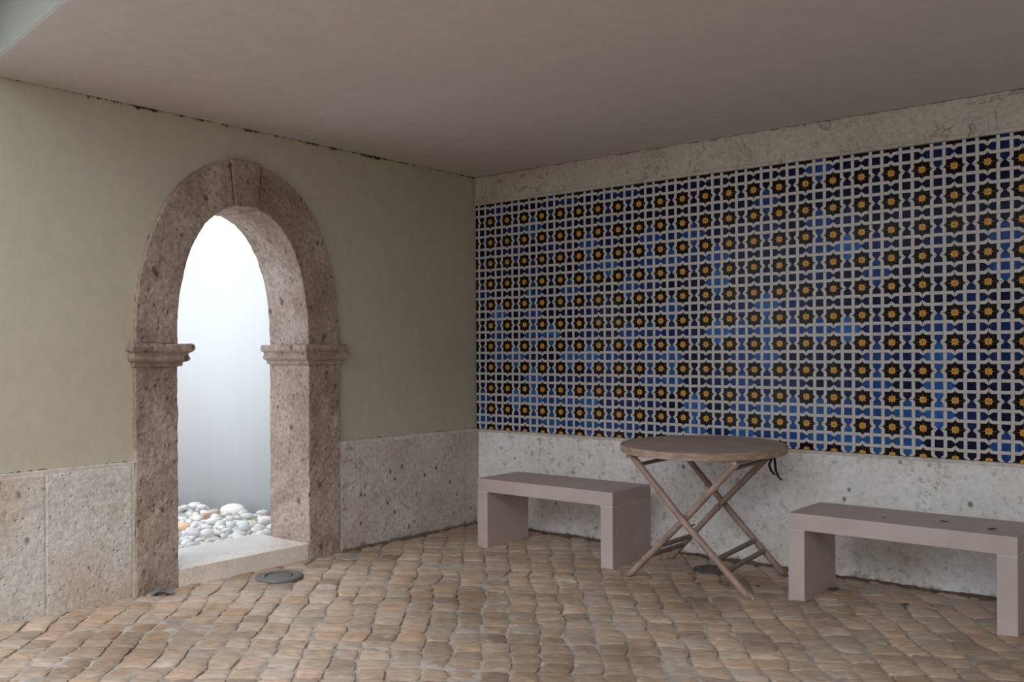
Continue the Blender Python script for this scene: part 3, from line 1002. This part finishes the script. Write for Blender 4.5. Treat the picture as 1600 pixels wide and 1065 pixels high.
for x, y, r, ins in vis[:290]:
    if rp.random() < .13:
        put(x, y, r, rp.uniform(-.006, .016), (.78,.70,.58), 'cream coloured smooth pebble in the bed beyond the archway', 'cream pebbles beyond the archway')
    else:
        put(x, y, r, rp.uniform(-.006, .018), pcol(), 'ordinary smooth white or pale grey pebble in the bed beyond the archway', 'white pebbles beyond the archway')
tops = []
for (xa, ya, ra, ia) in vis:
    if len(tops) >= 46: break
    x = xa + rp.uniform(-.05, .05); y = ya + rp.uniform(-.05, .05)
    if any((x-a)**2+(y-b)**2 < .085**2 for a, b in tops): continue
    if any((x-sp_[0])**2+(y-sp_[1])**2 < (.05+sp_[2])**2 for sp_ in special): continue
    wy = next((y0_+(y1_-y0_)*(x-x0_)/(x1_-x0_) for (x0_, y0_), (x1_, y1_) in zip(path, path[1:]) if x1_ <= x <= x0_ and x0_ != x1_), None)
    if wy is None or y > wy-.07 or x > -.56: continue
    tops.append((x, y))
    put(x, y, rp.choice((.040, .048, .056)), .055, pcol(), 'ordinary smooth white or pale grey pebble in the bed beyond the archway', 'white pebbles beyond the archway')
rest = [c for c in cand if not c[3]] + vis[290:]
bm = bmesh.new()
for x, y, r, ins in rest:
    mat_ = Matrix.Translation((x, y, rp.uniform(-.006, .016))) @ Matrix.Rotation(rp.uniform(0, 6.28), 4, 'Z') @ Matrix.Diagonal((r, r*.8, r*.5, 1))
    bmesh.ops.create_icosphere(bm, subdivisions=2, radius=1, matrix=mat_)
for f in bm.faces: f.smooth = True
o = finish(bm, 'pebble_bed', M['pebble'], None); o.color = (.77,.765,.76,1)
tag(o, 'rest of the white pebble bed out of sight beside the archway', 'pebbles', kind='stuff')
print('PEBBLES', len(vis), len(rest))

# ------------------------------------------------------------------ the yard in front (daylight comes from there; unseen walls added to limit it)
bm = bmesh.new(); box(bm, 6.0, 6.3, -5.6, .33, -.3, 2.85)  # unseen side wall, added for shade; its length sets the daylight let in
struct(finish(bm, 'shade_wall_right', M['cream']))
bm = bmesh.new(); box(bm, -.33, 9.0, -9.6, -9.2, -.3, 2.6)  # unseen wall opposite, added to hold back low sky light
struct(finish(bm, 'shade_wall_front', M['facade']))

# ------------------------------------------------------------------ sky, camera, view
w = bpy.data.worlds.new('overcast_sky'); SC.world = w; w.use_nodes = True
nt = w.node_tree; nt.nodes.clear()
bg = nt.nodes.new('ShaderNodeBackground'); ow = nt.nodes.new('ShaderNodeOutputWorld')
nt.links.new(bg.outputs[0], ow.inputs[0])
bg.inputs[0].default_value = (.80, .89, 1.0, 1)
# hazy overcast: brighter towards the horizon than overhead
tcw = nt.nodes.new('ShaderNodeTexCoord'); spw = nt.nodes.new('ShaderNodeSeparateXYZ'); mrw = nt.nodes.new('ShaderNodeMapRange')
nt.links.new(tcw.outputs['Generated'], spw.inputs[0]); nt.links.new(spw.outputs[2], mrw.inputs[0])
for k, val in enumerate((0.0, 1.0, 2.45, 1.25)): mrw.inputs[k+1].default_value = val
nt.links.new(mrw.outputs[0], bg.inputs[1])
sl = bpy.data.lights.new('veiled_sun', 'SUN'); sl.energy = 2.1; sl.angle = math.radians(50); sl.color = (1.0, .97, .92)
so = bpy.data.objects.new('veiled_sun', sl); C.objects.link(so); so.location = (1.5, -8, 7)
so.rotation_euler = Vector((-.26, .78, -.78)).to_track_quat('-Z', 'Y').to_euler()

cam = bpy.data.cameras.new('camera'); co = bpy.data.objects.new('camera', cam); C.objects.link(co)
cam.sensor_fit = 'HORIZONTAL'; cam.sensor_width = 36.0; cam.lens = FX/1600*36.0
cam.shift_x = (800-PPX)/1600; cam.shift_y = (PPY-532.5)/1600
cam.clip_start = .05; cam.clip_end = 100
ROLL, PITCH = -.0043, .0006
up0 = fwv*(-math.sin(PITCH)) + Vector((0, 0, math.cos(PITCH))); f0 = fwv*math.cos(PITCH) + Vector((0, 0, math.sin(PITCH)))
cx_ = rtv*math.cos(ROLL) + up0*math.sin(ROLL); cy_ = rtv*(-math.sin(ROLL)) + up0*math.cos(ROLL)
mw = Matrix((( cx_.x, cy_.x, -f0.x, CAM.x), (cx_.y, cy_.y, -f0.y, CAM.y), (cx_.z, cy_.z, -f0.z, CAM.z), (0,0,0,1)))
co.matrix_world = mw
SC.camera = co
vs = SC.view_settings
vs.view_transform = 'Standard'; vs.look = 'None'; vs.gamma = 1.0; vs.exposure = 0.0; vs.use_curve_mapping = False
